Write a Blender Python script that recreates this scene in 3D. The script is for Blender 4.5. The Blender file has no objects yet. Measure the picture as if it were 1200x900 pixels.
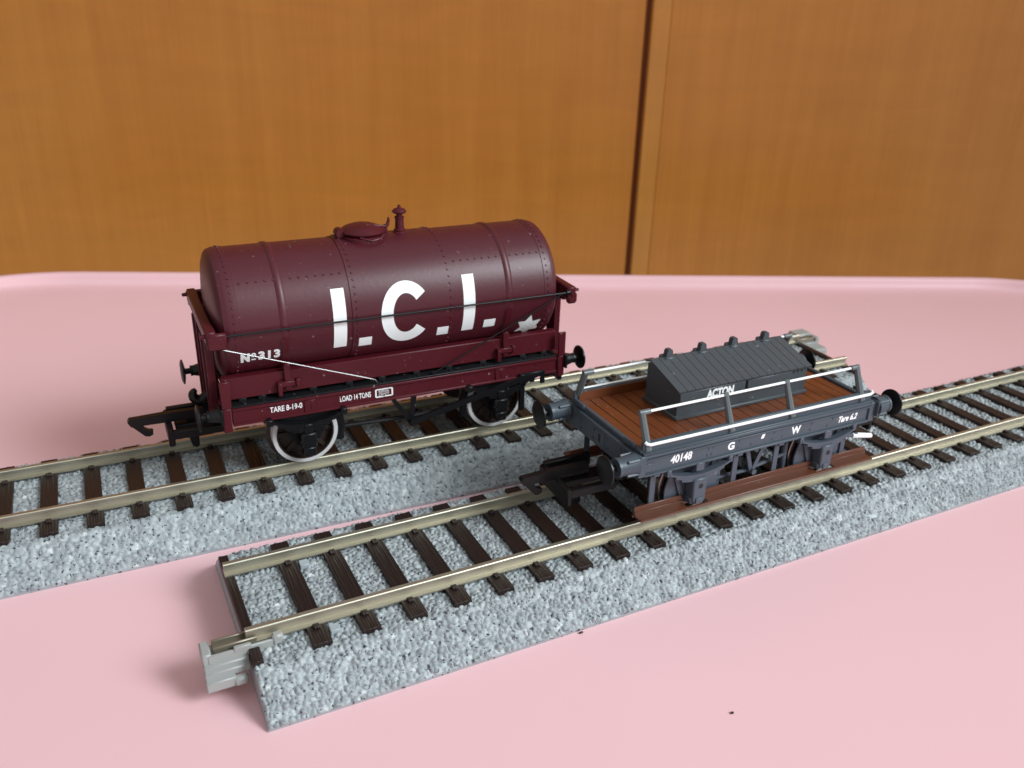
import bpy, bmesh, math, random
import numpy as np
from mathutils import Vector, Matrix

S = 0.01                       # scene units per millimetre of the model
PI = math.pi
SC = bpy.context.scene
COL = SC.collection
rnd = random.Random(7)

# ------------------------------------------------------------------ camera
CAM = (-12.84, -115.19, 93.815)
YAW, PITCH, ROLL, FPX = 0.47778, 0.42237, -0.02867, 1027.73
cy_, sy_, cp_, sp_ = math.cos(YAW), math.sin(YAW), math.cos(PITCH), math.sin(PITCH)
fwd = Vector((sy_ * cp_, cy_ * cp_, -sp_)); rgt = Vector((cy_, -sy_, 0)); dwn = fwd.cross(rgt)
r2 = math.cos(ROLL) * rgt + math.sin(ROLL) * dwn
d2 = -math.sin(ROLL) * rgt + math.cos(ROLL) * dwn
cd = bpy.data.cameras.new("camera"); cam = bpy.data.objects.new("camera", cd); COL.objects.link(cam)
M = Matrix((r2, -d2, -fwd)).transposed().to_4x4(); M.translation = Vector(CAM) * S
cam.matrix_world = M
cd.sensor_width = 36; cd.lens = FPX / 1200 * 36
cd.clip_start = 0.01; cd.clip_end = 200
cd.dof.use_dof = True; cd.dof.focus_distance = 146 * S
cd.dof.aperture_fstop = (cd.lens / 1000) / (0.80 * S)
SC.camera = cam

# ------------------------------------------------------------------ light of the room
w = bpy.data.worlds.new("World"); SC.world = w; w.use_nodes = True
nt = w.node_tree; nt.nodes.clear()
wo = nt.nodes.new("ShaderNodeOutputWorld"); bg = nt.nodes.new("ShaderNodeBackground")
tc = nt.nodes.new("ShaderNodeTexCoord"); dot = nt.nodes.new("ShaderNodeVectorMath"); dot.operation = 'DOT_PRODUCT'
dot.inputs[1].default_value = Vector((0.30, -0.75, 0.50)).normalized()
mr = nt.nodes.new("ShaderNodeMapRange"); mr.inputs[1].default_value = -0.8; mr.inputs[2].default_value = 1.0
cr = nt.nodes.new("ShaderNodeMix"); cr.data_type = 'RGBA'
cr.inputs[6].default_value = (0.27, 0.235, 0.215, 1); cr.inputs[7].default_value = (0.84, 0.88, 0.90, 1)
nt.links.new(tc.outputs['Generated'], dot.inputs[0]); nt.links.new(dot.outputs['Value'], mr.inputs[0])
nt.links.new(mr.outputs[0], cr.inputs[0]); nt.links.new(cr.outputs[2], bg.inputs[0]); nt.links.new(bg.outputs[0], wo.inputs[0])
bg.inputs[1].default_value = 0.72

ld = bpy.data.lights.new("window_light", 'AREA'); ld.shape = 'RECTANGLE'; ld.size = 4.2; ld.size_y = 5.0; ld.spread = math.radians(46)
ld.energy = 116; ld.color = (0.86, 0.955, 1.0)
lo = bpy.data.objects.new("window_light", ld); COL.objects.link(lo)
az, el = math.radians(-47), math.radians(36)
ldir = Vector((math.cos(az) * math.cos(el), math.sin(az) * math.cos(el), math.sin(el)))
lo.location = Vector((0.25, -0.25, 0.1)) + ldir * 10.5
lo.rotation_euler = ldir.to_track_quat('Z', 'Y').to_euler()

SC.view_settings.view_transform = 'Standard'; SC.view_settings.look = 'None'
SC.view_settings.exposure = 0.0; SC.view_settings.gamma = 1
SC.render.engine = 'CYCLES'; SC.cycles.use_denoising = True; SC.cycles.max_bounces = 8

# ------------------------------------------------------------------ materials
def mat(name, base, rough=0.5, metal=0.0, spec=0.5, var=0.12, vscale=3.0, bump=0.0, bscale=60.0, dust=0.0, dscale=9.0, coat=0.0):
    m = bpy.data.materials.new(name); m.use_nodes = True
    t = m.node_tree; b = t.nodes['Principled BSDF']
    b.inputs['Roughness'].default_value = rough; b.inputs['Metallic'].default_value = metal
    b.inputs['Specular IOR Level'].default_value = spec
    if coat: b.inputs['Coat Weight'].default_value = coat; b.inputs['Coat Roughness'].default_value = 0.25
    c = t.nodes.new("ShaderNodeTexCoord")
    n = t.nodes.new("ShaderNodeTexNoise"); n.inputs['Scale'].default_value = vscale; n.inputs['Detail'].default_value = 6
    t.links.new(c.outputs['Object'], n.inputs['Vector'])
    mx = t.nodes.new("ShaderNodeMix"); mx.data_type = 'RGBA'
    mx.inputs[6].default_value = (*[x * (1 - var) for x in base], 1)
    mx.inputs[7].default_value = (*[min(1, x * (1 + var)) for x in base], 1)
    t.links.new(n.outputs['Fac'], mx.inputs[0])
    out = mx.outputs[2]
    if dust > 0:      # pale specks of dust and worn paint
        d = t.nodes.new("ShaderNodeTexNoise"); d.inputs['Scale'].default_value = dscale * 11; d.inputs['Detail'].default_value = 3
        t.links.new(c.outputs['Object'], d.inputs['Vector'])
        dr = t.nodes.new("ShaderNodeMapRange"); dr.inputs[1].default_value = 0.70; dr.inputs[2].default_value = 0.76
        t.links.new(d.outputs['Fac'], dr.inputs[0])
        dm = t.nodes.new("ShaderNodeMath"); dm.operation = 'MULTIPLY'; dm.inputs[1].default_value = dust
        t.links.new(dr.outputs[0], dm.inputs[0])
        m2 = t.nodes.new("ShaderNodeMix"); m2.data_type = 'RGBA'; m2.inputs[7].default_value = (0.5, 0.45, 0.42, 1)
        t.links.new(out, m2.inputs[6]); t.links.new(dm.outputs[0], m2.inputs[0]); out = m2.outputs[2]
    t.links.new(out, b.inputs['Base Color'])
    rr = t.nodes.new("ShaderNodeMapRange"); rr.inputs[3].default_value = rough * 0.85; rr.inputs[4].default_value = min(1, rough * 1.15)
    t.links.new(n.outputs['Fac'], rr.inputs[0]); t.links.new(rr.outputs[0], b.inputs['Roughness'])
    if bump:
        bn = t.nodes.new("ShaderNodeTexNoise"); bn.inputs['Scale'].default_value = bscale; bn.inputs['Detail'].default_value = 4
        t.links.new(c.outputs['Object'], bn.inputs['Vector'])
        bp = t.nodes.new("ShaderNodeBump"); bp.inputs['Strength'].default_value = bump; bp.inputs['Distance'].default_value = 0.002
        t.links.new(bn.outputs['Fac'], bp.inputs['Height']); t.links.new(bp.outputs[0], b.inputs['Normal'])
    return m

def wood(name, c0, c1, scale=(7, 7, 0.35), rough=0.35, rings=True):
    m = bpy.data.materials.new(name); m.use_nodes = True
    t = m.node_tree; b = t.nodes['Principled BSDF']; b.inputs['Roughness'].default_value = rough
    c = t.nodes.new("ShaderNodeTexCoord"); mp = t.nodes.new("ShaderNodeMapping"); mp.inputs['Scale'].default_value = scale
    t.links.new(c.outputs['Object'], mp.inputs['Vector'])
    n = t.nodes.new("ShaderNodeTexNoise"); n.inputs['Scale'].default_value = 1.6; n.inputs['Detail'].default_value = 8; n.inputs['Roughness'].default_value = 0.6
    n.inputs['Distortion'].default_value = 0.4
    t.links.new(mp.outputs[0], n.inputs['Vector'])
    n2 = t.nodes.new("ShaderNodeTexNoise"); n2.inputs['Scale'].default_value = 1.1; n2.inputs['Detail'].default_value = 4
    mp2 = t.nodes.new("ShaderNodeMapping"); mp2.inputs['Scale'].default_value = (0.8, 0.8, 1.6)
    t.links.new(c.outputs['Object'], mp2.inputs['Vector']); t.links.new(mp2.outputs[0], n2.inputs['Vector'])
    ad = t.nodes.new("ShaderNodeMix"); ad.data_type = 'FLOAT'; ad.inputs[0].default_value = 0.35
    t.links.new(n.outputs['Fac'], ad.inputs[2]); t.links.new(n2.outputs['Fac'], ad.inputs[3])
    r = t.nodes.new("ShaderNodeMapRange"); r.inputs[1].default_value = 0.3; r.inputs[2].default_value = 0.7
    t.links.new(ad.outputs[0], r.inputs[0])
    mx = t.nodes.new("ShaderNodeMix"); mx.data_type = 'RGBA'; mx.inputs[6].default_value = (*c0, 1); mx.inputs[7].default_value = (*c1, 1)
    t.links.new(r.outputs[0], mx.inputs[0])
    mp3 = t.nodes.new("ShaderNodeMapping"); mp3.inputs['Scale'].default_value = (55, 55, 1.6)
    n3 = t.nodes.new("ShaderNodeTexNoise"); n3.inputs['Scale'].default_value = 1.5; n3.inputs['Detail'].default_value = 3
    t.links.new(c.outputs['Object'], mp3.inputs['Vector']); t.links.new(mp3.outputs[0], n3.inputs['Vector'])
    mp4 = t.nodes.new("ShaderNodeMapping"); mp4.inputs['Scale'].default_value = (1.2, 1.2, 5.0)
    n4 = t.nodes.new("ShaderNodeTexNoise"); n4.inputs['Scale'].default_value = 1.8; n4.inputs['Detail'].default_value = 5; n4.inputs['Distortion'].default_value = 0.8
    t.links.new(c.outputs['Object'], mp4.inputs['Vector']); t.links.new(mp4.outputs[0], n4.inputs['Vector'])
    s3 = t.nodes.new("ShaderNodeMapRange"); s3.inputs[1].default_value = 0.3; s3.inputs[2].default_value = 0.7; s3.inputs[3].default_value = 0.96; s3.inputs[4].default_value = 1.03
    s4 = t.nodes.new("ShaderNodeMapRange"); s4.inputs[1].default_value = 0.3; s4.inputs[2].default_value = 0.7; s4.inputs[3].default_value = 0.96; s4.inputs[4].default_value = 1.045
    t.links.new(n3.outputs['Fac'], s3.inputs[0]); t.links.new(n4.outputs['Fac'], s4.inputs[0])
    ml = t.nodes.new("ShaderNodeMath"); ml.operation = 'MULTIPLY'; t.links.new(s3.outputs[0], ml.inputs[0]); t.links.new(s4.outputs[0], ml.inputs[1])
    vm = t.nodes.new("ShaderNodeVectorMath"); vm.operation = 'SCALE'; t.links.new(mx.outputs[2], vm.inputs[0]); t.links.new(ml.outputs[0], vm.inputs['Scale'])
    t.links.new(vm.outputs[0], b.inputs['Base Color'])
    return m

MT = {}
MT['tray'] = mat('pink_lacquer', (0.86, 0.53, 0.558), 0.38, var=0.025, vscale=1.6, bump=0.05, bscale=25)
MT['maroon'] = mat('maroon_paint', (0.075, 0.0082, 0.0150), 0.42, var=0.15, vscale=4, bump=0.08, bscale=120, dust=0.28)
MT['maroon2'] = mat('maroon_plastic', (0.076, 0.0060, 0.0115), 0.42, spec=0.35, var=0.2, vscale=6, bump=0.1, bscale=90, dust=0.45)
MT['black'] = mat('black_plastic', (0.0045, 0.0045, 0.0055), 0.40, spec=0.35, var=0.2, dust=0.35, bump=0.1, bscale=90)
MT['floor'] = mat('black_floor', (0.008, 0.0085, 0.010), 0.5, spec=0.35, var=0.3, dust=0.8, bump=0.3, bscale=70)
MT['coupling'] = mat('coupling_plastic', (0.005, 0.0040, 0.0044), 0.42, spec=0.28, var=0.15)
MT['white'] = mat('white_print', (0.90, 0.91, 0.90), 0.5, var=0.03)
MT['rim'] = mat('white_rim', (0.60, 0.58, 0.58), 0.5, var=0.1, vscale=8)
MT['wheel'] = mat('wheel_black', (0.025, 0.014, 0.010), 0.45, var=0.3)
MT['steel'] = mat('wheel_steel', (0.42, 0.36, 0.33), 0.3, metal=1.0, var=0.1)
MT['wire'] = mat('bright_wire', (0.75, 0.75, 0.74), 0.25, metal=1.0, var=0.05)
MT['rail'] = mat('nickel_rail', (0.52, 0.485, 0.39), 0.50, metal=1.0, var=0.05, vscale=5, bump=0.06, bscale=80)
MT['clip'] = mat('dull_clip', (0.30, 0.26, 0.20), 0.45, metal=0.7, var=0.08)
MT['sleeper'] = mat('brown_plastic', (0.017, 0.0080, 0.0063), 0.45, spec=0.4, var=0.2, vscale=6)
MT['joiner'] = mat('grey_joiner', (0.34, 0.345, 0.33), 0.42, var=0.05)
MT['grey'] = mat('wagon_grey', (0.058, 0.075, 0.093), 0.42, spec=0.4, var=0.12, dust=0.35, bump=0.06, bscale=90)
MT['grey2'] = mat('underframe_grey', (0.066, 0.080, 0.102), 0.45, spec=0.4, var=0.15, dust=0.3)
MT['chest'] = mat('chest_grey', (0.060, 0.069, 0.078), 0.44, var=0.12, dust=0.45, bump=0.08, bscale=90)
MT['post'] = mat('post_grey', (0.12, 0.135, 0.14), 0.36, var=0.12)
MT['deck'] = mat('deck_brown', (0.155, 0.040, 0.011), 0.42, var=0.22, vscale=5, dust=0.4, bump=0.12, bscale=60)
MT['step'] = mat('step_brown', (0.112, 0.036, 0.017), 0.42, var=0.12, dust=0.3)
MT['pad'] = mat('flat_ballast', (0.35, 0.39, 0.41), 0.45, var=0.2, vscale=40)
MT['crumb'] = mat('crumb', (0.03, 0.02, 0.02), 0.7)
MT['door'] = wood('cherry_veneer', (0.52, 0.176, 0.021), (0.61, 0.228, 0.034))
MT['edge'] = wood('edge_banding', (0.56, 0.215, 0.034), (0.62, 0.25, 0.044))
MT['dark'] = mat('dark_recess', (0.26, 0.060, 0.012), 0.5)
MT['table'] = wood('table_wood', (0.25, 0.12, 0.05), (0.34, 0.17, 0.08))

# handling marks: the tray's sheen varies in soft smudges
t = MT['tray'].node_tree; b = t.nodes['Principled BSDF']; c = t.nodes.new("ShaderNodeTexCoord")
n = t.nodes.new("ShaderNodeTexNoise"); n.inputs['Scale'].default_value = 2.2; n.inputs['Detail'].default_value = 7; n.inputs['Roughness'].default_value = 0.65
mr = t.nodes.new("ShaderNodeMapRange"); mr.inputs[1].default_value = 0.35; mr.inputs[2].default_value = 0.7; mr.inputs[3].default_value = 0.30; mr.inputs[4].default_value = 0.48
t.links.new(c.outputs['Object'], n.inputs['Vector']); t.links.new(n.outputs['Fac'], mr.inputs[0]); t.links.new(mr.outputs[0], b.inputs['Roughness'])

# sleepers get fine grain lines along their length
t = MT['sleeper'].node_tree; b = t.nodes['Principled BSDF']
c = t.nodes.new("ShaderNodeTexCoord"); mp = t.nodes.new("ShaderNodeMapping"); mp.inputs['Scale'].default_value = (260, 9, 1)
n = t.nodes.new("ShaderNodeTexNoise"); n.inputs['Scale'].default_value = 1; n.inputs['Detail'].default_value = 2
bp = t.nodes.new("ShaderNodeBump"); bp.inputs['Strength'].default_value = 0.9; bp.inputs['Distance'].default_value = 0.004
t.links.new(c.outputs['Object'], mp.inputs[0]); t.links.new(mp.outputs[0], n.inputs['Vector'])
t.links.new(n.outputs['Fac'], bp.inputs['Height']); t.links.new(bp.outputs[0], b.inputs['Normal'])

# moulded ballast: every grain carries its own tone, with printed granite specks
m = bpy.data.materials.new('ballast_plastic'); m.use_nodes = True; MT['ballast'] = m
t = m.node_tree; b = t.nodes['Principled BSDF']; b.inputs['Roughness'].default_value = 0.52
at = t.nodes.new("ShaderNodeAttribute"); at.attribute_name = 'grain'
rp = t.nodes.new("ShaderNodeValToRGB"); e = rp.color_ramp.elements
e[0].position = 0.0; e[0].color = (0.25, 0.276, 0.287, 1); e[1].position = 1.0; e[1].color = (0.57, 0.59, 0.59, 1)
for p_, c_ in ((0.5, (0.325, 0.352, 0.362, 1)), (0.96, (0.405, 0.44, 0.45, 1))):
    q = e.new(p_); q.color = c_
t.links.new(at.outputs['Fac'], rp.inputs[0])
c = t.nodes.new("ShaderNodeTexCoord"); sn = t.nodes.new("ShaderNodeTexNoise"); sn.inputs['Scale'].default_value = 165; sn.inputs['Detail'].default_value = 2
t.links.new(c.outputs['Object'], sn.inputs['Vector'])
sr = t.nodes.new("ShaderNodeMapRange"); sr.inputs[1].default_value = 0.625; sr.inputs[2].default_value = 0.66
t.links.new(sn.outputs['Fac'], sr.inputs[0])
mx = t.nodes.new("ShaderNodeMix"); mx.data_type = 'RGBA'; mx.inputs[7].default_value = (0.05, 0.055, 0.07, 1)
t.links.new(rp.outputs[0], mx.inputs[6]); t.links.new(sr.outputs[0], mx.inputs[0]); t.links.new(mx.outputs[2], b.inputs['Base Color'])

# ------------------------------------------------------------------ mesh helpers (all in millimetres)
class MB:
    off = Vector((0, 0, 0))          # subtracted from every vertex: the root's place in the track frame
    def __init__(s): s.bm = bmesh.new()
    def _new(s, vs): return [s.bm.verts.new(Vector(v)) for v in vs]
    def box(s, x0, x1, y0, y1, z0, z1, ch=0.12, rot=None, piv=None):
        r = bmesh.ops.create_cube(s.bm, size=1)
        vs = r['verts']
        for v in vs:
            v.co = Vector(((x0 + x1) / 2 + v.co.x * (x1 - x0), (y0 + y1) / 2 + v.co.y * (y1 - y0), (z0 + z1) / 2 + v.co.z * (z1 - z0)))
        ch = min(ch, 0.3 * min(abs(x1 - x0), abs(y1 - y0), abs(z1 - z0)))
        if ch > 0:
            es = list({e for v in vs for e in v.link_edges})
            rr = bmesh.ops.bevel(s.bm, geom=es, offset=ch, segments=1, affect='EDGES', profile=0.5)
            vs = list({v for f in rr['faces'] for v in f.verts} | {v for v in rr['verts']})
        if rot is not None:
            pv = Vector(piv)
            for v in vs: v.co = pv + rot @ (v.co - pv)
        return s
    def ring(s, c, r, u, v, n): return [c + r * (math.cos(2 * PI * k / n) * u + math.sin(2 * PI * k / n) * v) for k in range(n)]
    def tube(s, p0, p1, r0, r1=None, n=12): return s.path([p0, p1], [r0, r0 if r1 is None else r1], n)
    def path(s, pts, r, n=10, cap=True):
        pts = [Vector(p) for p in pts]; R = r if isinstance(r, (list, tuple)) else [r] * len(pts)
        prev = None; loops = []
        for i, p in enumerate(pts):
            d = (pts[min(i + 1, len(pts) - 1)] - pts[max(i - 1, 0)]).normalized()
            if prev is None:
                a = Vector((0, 0, 1)) if abs(d.z) < 0.9 else Vector((1, 0, 0))
                u = d.cross(a).normalized()
            else:
                u = (prev - prev.dot(d) * d).normalized()
            prev = u; v = d.cross(u)
            loops.append(s._new(s.ring(p, R[i], u, v, n)))
        for a, b_ in zip(loops, loops[1:]):
            for k in range(n): s.bm.faces.new((a[k], a[(k + 1) % n], b_[(k + 1) % n], b_[k]))
        if cap: s.bm.faces.new(loops[0][::-1]); s.bm.faces.new(loops[-1])
        return s
    def lathe(s, prof, org, axis, n=24, cap=True):
        ax = Vector(axis).normalized(); a = Vector((0, 0, 1)) if abs(ax.z) < 0.9 else Vector((1, 0, 0))
        u = ax.cross(a).normalized(); v = ax.cross(u); o = Vector(org)
        loops = [s._new(s.ring(o + ax * h, max(r, 1e-4), u, v, n)) for r, h in prof]
        for a_, b_ in zip(loops, loops[1:]):
            for k in range(n): s.bm.faces.new((a_[k], a_[(k + 1) % n], b_[(k + 1) % n], b_[k]))
        if cap: s.bm.faces.new(loops[0][::-1]); s.bm.faces.new(loops[-1])
        return s
    def prism(s, poly, axis, lo, hi):
        """poly in the two other axes (x,z for axis y; y,z for axis x; x,y for axis z)"""
        def P(a, b_, h): return {'x': (h, a, b_), 'y': (a, h, b_), 'z': (a, b_, h)}[axis]
        A = s._new([P(a, b_, lo) for a, b_ in poly]); B = s._new([P(a, b_, hi) for a, b_ in poly]); n = len(poly)
        for k in range(n): s.bm.faces.new((A[k], A[(k + 1) % n], B[(k + 1) % n], B[k]))
        s.bm.faces.new(A[::-1]); s.bm.faces.new(B)
        return s
    def dome(s, c, nrm, r=0.22, n=6):
        nrm = Vector(nrm).normalized(); c = Vector(c)
        a = Vector((1, 0, 0)) if abs(nrm.x) < 0.9 else Vector((0, 1, 0))
        u = nrm.cross(a).normalized(); v = nrm.cross(u)
        A = s._new(s.ring(c - nrm * 0.05, r, u, v, n)); B = s._new(s.ring(c + nrm * r * 0.6, r * 0.65, u, v, n))
        for k in range(n): s.bm.faces.new((A[k], A[(k + 1) % n], B[(k + 1) % n], B[k]))
        s.bm.faces.new(B)
        return s
    def face(s, vs): s.bm.faces.new(s._new(vs)); return s
    def gridf(s, f, nu, nv):
        g = [[s.bm.verts.new(Vector(f(i / nu, j / nv))) for j in range(nv + 1)] for i in range(nu + 1)]
        for i in range(nu):
            for j in range(nv): s.bm.faces.new((g[i][j], g[i + 1][j], g[i + 1][j + 1], g[i][j + 1]))
        return s
    def build(s, name, m, parent=None, angle=40, recalc=True):
        if recalc: bmesh.ops.recalc_face_normals(s.bm, faces=s.bm.faces)
        for v in s.bm.verts: v.co = (v.co - MB.off) * S
        me = bpy.data.meshes.new(name); s.bm.to_mesh(me); s.bm.free()
        me.materials.append(MT[m]); me.shade_smooth(); me.set_sharp_from_angle(angle=math.radians(angle))
        return link(name, me, parent)

def link(name, me, parent=None):
    o = bpy.data.objects.new(name, me); COL.objects.link(o)
    if parent is not None: o.parent = parent
    return o

def tag(o, label=None, cat=None, group=None, kind=None):
    for k, v in (('label', label), ('category', cat), ('group', group), ('kind', kind)):
        if v: o[k] = v
    return o

def root(name, x, y, z, rz, label, cat, group=None):
    o = bpy.data.objects.new(name, None); COL.objects.link(o)
    o.location = Vector((x, y, z)) * S; o.rotation_euler = (0, 0, rz); o.empty_display_size = 0.1
    return tag(o, label, cat, group)

def text_verts(body, bold=0.0, shear=0.0, space=1.0):
    cu = bpy.data.curves.new('txt', 'FONT'); cu.body = body; cu.offset = bold; cu.shear = shear; cu.space_character = space
    cu.resolution_u = 4; cu.fill_mode = 'FRONT'
    o = bpy.data.objects.new('txt', cu); COL.objects.link(o)
    dg = bpy.context.evaluated_depsgraph_get(); me = bpy.data.meshes.new_from_object(o.evaluated_get(dg))
    bpy.data.objects.remove(o); bpy.data.curves.remove(cu)
    V = np.array([v.co[:] for v in me.vertices]); F = [tuple(p.vertices) for p in me.polygons]
    bpy.data.meshes.remove(me)
    V[:, 0] -= V[:, 0].min(); V[:, 1] -= V[:, 1].min()
    V[:, 0] /= V[:, 0].max(); V[:, 1] /= V[:, 1].max()
    return V, F

def add_text(mb, body, f, **kw):
    """f maps (0..1, 0..1) of the text block to a point"""
    V, F = text_verts(body, **kw)
    vs = mb._new([f(a, b_) for a, b_, _ in V])
    for q in F:
        try: mb.bm.faces.new([vs[i] for i in q])
        except ValueError: pass

# ------------------------------------------------------------------ setting: tray, table, cupboard
E1 = Vector((0.92, -0.392, 0)); E2 = Vector((0.392, 0.92, 0))
RZ = math.atan2(E1.y, E1.x)
def rrect(s0, s1, n0, n1, r, seg=14):
    pts = []
    for cx, cn, a0 in ((s1 - r, n1 - r, 0), (s0 + r, n1 - r, 90), (s0 + r, n0 + r, 180), (s1 - r, n0 + r, 270)):
        for k in range(seg + 1):
            a = math.radians(a0 + 90 * k / seg); pts.append((cx + r * math.cos(a), cn + r * math.sin(a)))
    return pts
TR = root('tray', 60 * E1.x + 0, 60 * E1.y + 0, -3, RZ, 'glossy pink tray with a low raised rim, carrying both pieces of model track', 'tray')
MB.off = Vector((60, 0, -3))
mb = MB(); loops = []
prof = [(9.0, -2.8), (4.0, -2.8), (0.8, -0.8), (0.0, 2.2), (0.35, 3.0), (1.0, 3.35), (2.6, 3.35), (3.3, 3.0), (3.7, 2.2), (4.1, 0.8), (4.8, 0.2), (6.2, 0.0)]
for ins, z in prof:
    loops.append(mb._new([(a, b_, z) for a, b_ in rrect(-153 + ins, 281 - ins, -150 + ins, 184 - ins, 62 - ins)]))
n = len(loops[0])
for A, B in zip(loops, loops[1:]):
    for k in range(n): mb.bm.faces.new((A[k], A[(k + 1) % n], B[(k + 1) % n], B[k]))
mb.bm.faces.new(loops[-1]); mb.bm.faces.new(loops[0][::-1])
mb.build('tray_body', 'tray', TR, angle=60)

MB.off = Vector((0, 0, 0))
mb = MB(); mb.box(-180, 320, -170, 200, -28, -2.9, 1.5)
o = mb.build('tabletop', 'table'); o.rotation_euler = (0, 0, RZ); tag(o, 'plain brown wooden tabletop under the pink tray', 'tabletop', kind='structure')

CUP = root('cupboard', 300 * E2.x, 300 * E2.y, -200, RZ, 'cherry wood cupboard with two tall plain doors standing behind the pink tray', 'cupboard')
MB.off = Vector((0, 300, -200))
mb = MB(); mb.box(-360, 600, 302.6, 420, -200, 420, 1); mb.build('carcass', 'dark', CUP)
mb = MB(); mb.box(-352, 118.5, 300, 302.5, -196, 416, 1.2); d = mb.build('door', 'door', CUP); tag(d, 'left cupboard door')
mb = MB(); mb.box(129.3, 592, 298, 302.5, -196, 416, 0); d = mb.build('door', 'door', CUP); tag(d, 'right cupboard door with pale edge strip')
mb = MB(); mb.box(120.6, 129.3, 297.8, 302.5, -196, 416, 0.6); mb.build('edge_strip', 'edge', d)

# ------------------------------------------------------------------ track
H = 8.647
def grain_field(X, Y, size, seed):
    """domed grains on a jittered lattice: height 0..1 and a random value per grain"""
    r = np.random.default_rng(seed)
    gx, gy = X / size, Y / size
    ix, iy = np.floor(gx).astype(int), np.floor(gy).astype(int)
    ox, oy = ix.min() - 2, iy.min() - 2
    W, Hh = ix.max() - ox + 4, iy.max() - oy + 4
    jx, jy = r.uniform(-0.1, 1.1, (W, Hh)), r.uniform(-0.1, 1.1, (W, Hh)); rv = r.uniform(0, 1, (W, Hh)); rh = r.uniform(0.55, 1.0, (W, Hh))
    f1 = np.full(X.shape, 9.0); f2 = f1.copy(); val = np.zeros(X.shape); hh = np.zeros(X.shape)
    for a in (-1, 0, 1):
        for b_ in (-1, 0, 1):
            cx, cyy = ix - ox + a, iy - oy + b_
            d = np.hypot(ix + a + jx[cx, cyy] - gx, iy + b_ + jy[cx, cyy] - gy)
            m_ = d < f1
            f2 = np.where(m_, f1, np.minimum(f2, d)); val = np.where(m_, rv[cx, cyy], val); hh = np.where(m_, rh[cx, cyy], hh); f1 = np.where(m_, d, f1)
    edge = np.clip((f2 - f1) / 0.55, 0, 1)
    return hh * (0.35 + 0.65 * np.sqrt(np.clip(1 - f1 ** 2, 0, 1))) * np.sqrt(edge), val

def ballast(name, x0, x1, parent, seed, step):
    prof = [(-20.75, 0.0), (-20.75, 0.45), (-14.8, 5.6), (14.8, 5.6), (20.75, 0.45), (20.75, 0.0)]
    P, N, sl, acc = [], [], [], 0.0
    for i, (a, b_) in enumerate(zip(prof, prof[1:])):
        L = math.dist(a, b_); k = max(1, round(L / step)); nr = np.array([-(b_[1] - a[1]), b_[0] - a[0]]) / L
        for j in range(k + (i == len(prof) - 2)):
            f = j / k; P.append((a[0] + (b_[0] - a[0]) * f, a[1] + (b_[1] - a[1]) * f)); sl.append(acc + L * f)
            N.append(nr if 0 < i < 4 else nr * 0)
        acc += L
    P, N, sl = np.array(P), np.array(N), np.array(sl)
    sm = N.copy()
    for _ in range(3): sm[1:-1] = (sm[:-2] + 2 * sm[1:-1] + sm[2:]) / 4
    nx = int(round((x1 - x0) / step)); xs = np.linspace(x0, x1, nx + 1)
    X, SL = np.meshgrid(xs, sl, indexing='ij')
    h, val = grain_field(X + 500, SL + 50, 0.90, seed)
    fade = np.clip(np.minimum(X - x0, x1 - X) / 0.25, 0, 1) * np.clip((np.minimum(SL - sl[1], sl[-2] - SL)) / 0.35, 0, 1)
    D = 0.72 * h * fade
    flat = h * 0 + val * 0
    V = np.stack([X, P[None, :, 0] + D * sm[None, :, 0], P[None, :, 1] + D * sm[None, :, 1]], -1).reshape(-1, 3)
    ny = len(P); I = np.arange((nx + 1) * ny).reshape(nx + 1, ny)
    Q = np.stack([I[:-1, :-1], I[1:, :-1], I[1:, 1:], I[:-1, 1:]], -1).reshape(-1, 4)
    me = bpy.data.meshes.new(name)
    ends = [I[0, :], I[-1, ::-1]]
    nq = len(Q); nl = nq * 4 + 2 * ny
    me.vertices.add(len(V)); me.vertices.foreach_set('co', ((V - np.array(MB.off)) * S).astype(np.float32).ravel())
    me.loops.add(nl); me.loops.foreach_set('vertex_index', np.concatenate([Q[:, ::-1].ravel(), ends[0], ends[1]]).astype(np.int32))
    me.polygons.add(nq + 2); me.polygons.foreach_set('loop_start', np.concatenate([np.arange(nq) * 4, [nq * 4, nq * 4 + ny]]).astype(np.int32))
    me.update(calc_edges=True); me.validate()
    val = np.where(fade > 0.5, val, 0.5)
    a_ = me.attributes.new('grain', 'FLOAT', 'POINT'); a_.data.foreach_set('value', val.astype(np.float32).ravel())
    me.materials.append(MT['ballast']); me.shade_smooth(); me.set_sharp_from_angle(angle=math.radians(70))
    return link(name, me, parent)

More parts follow.
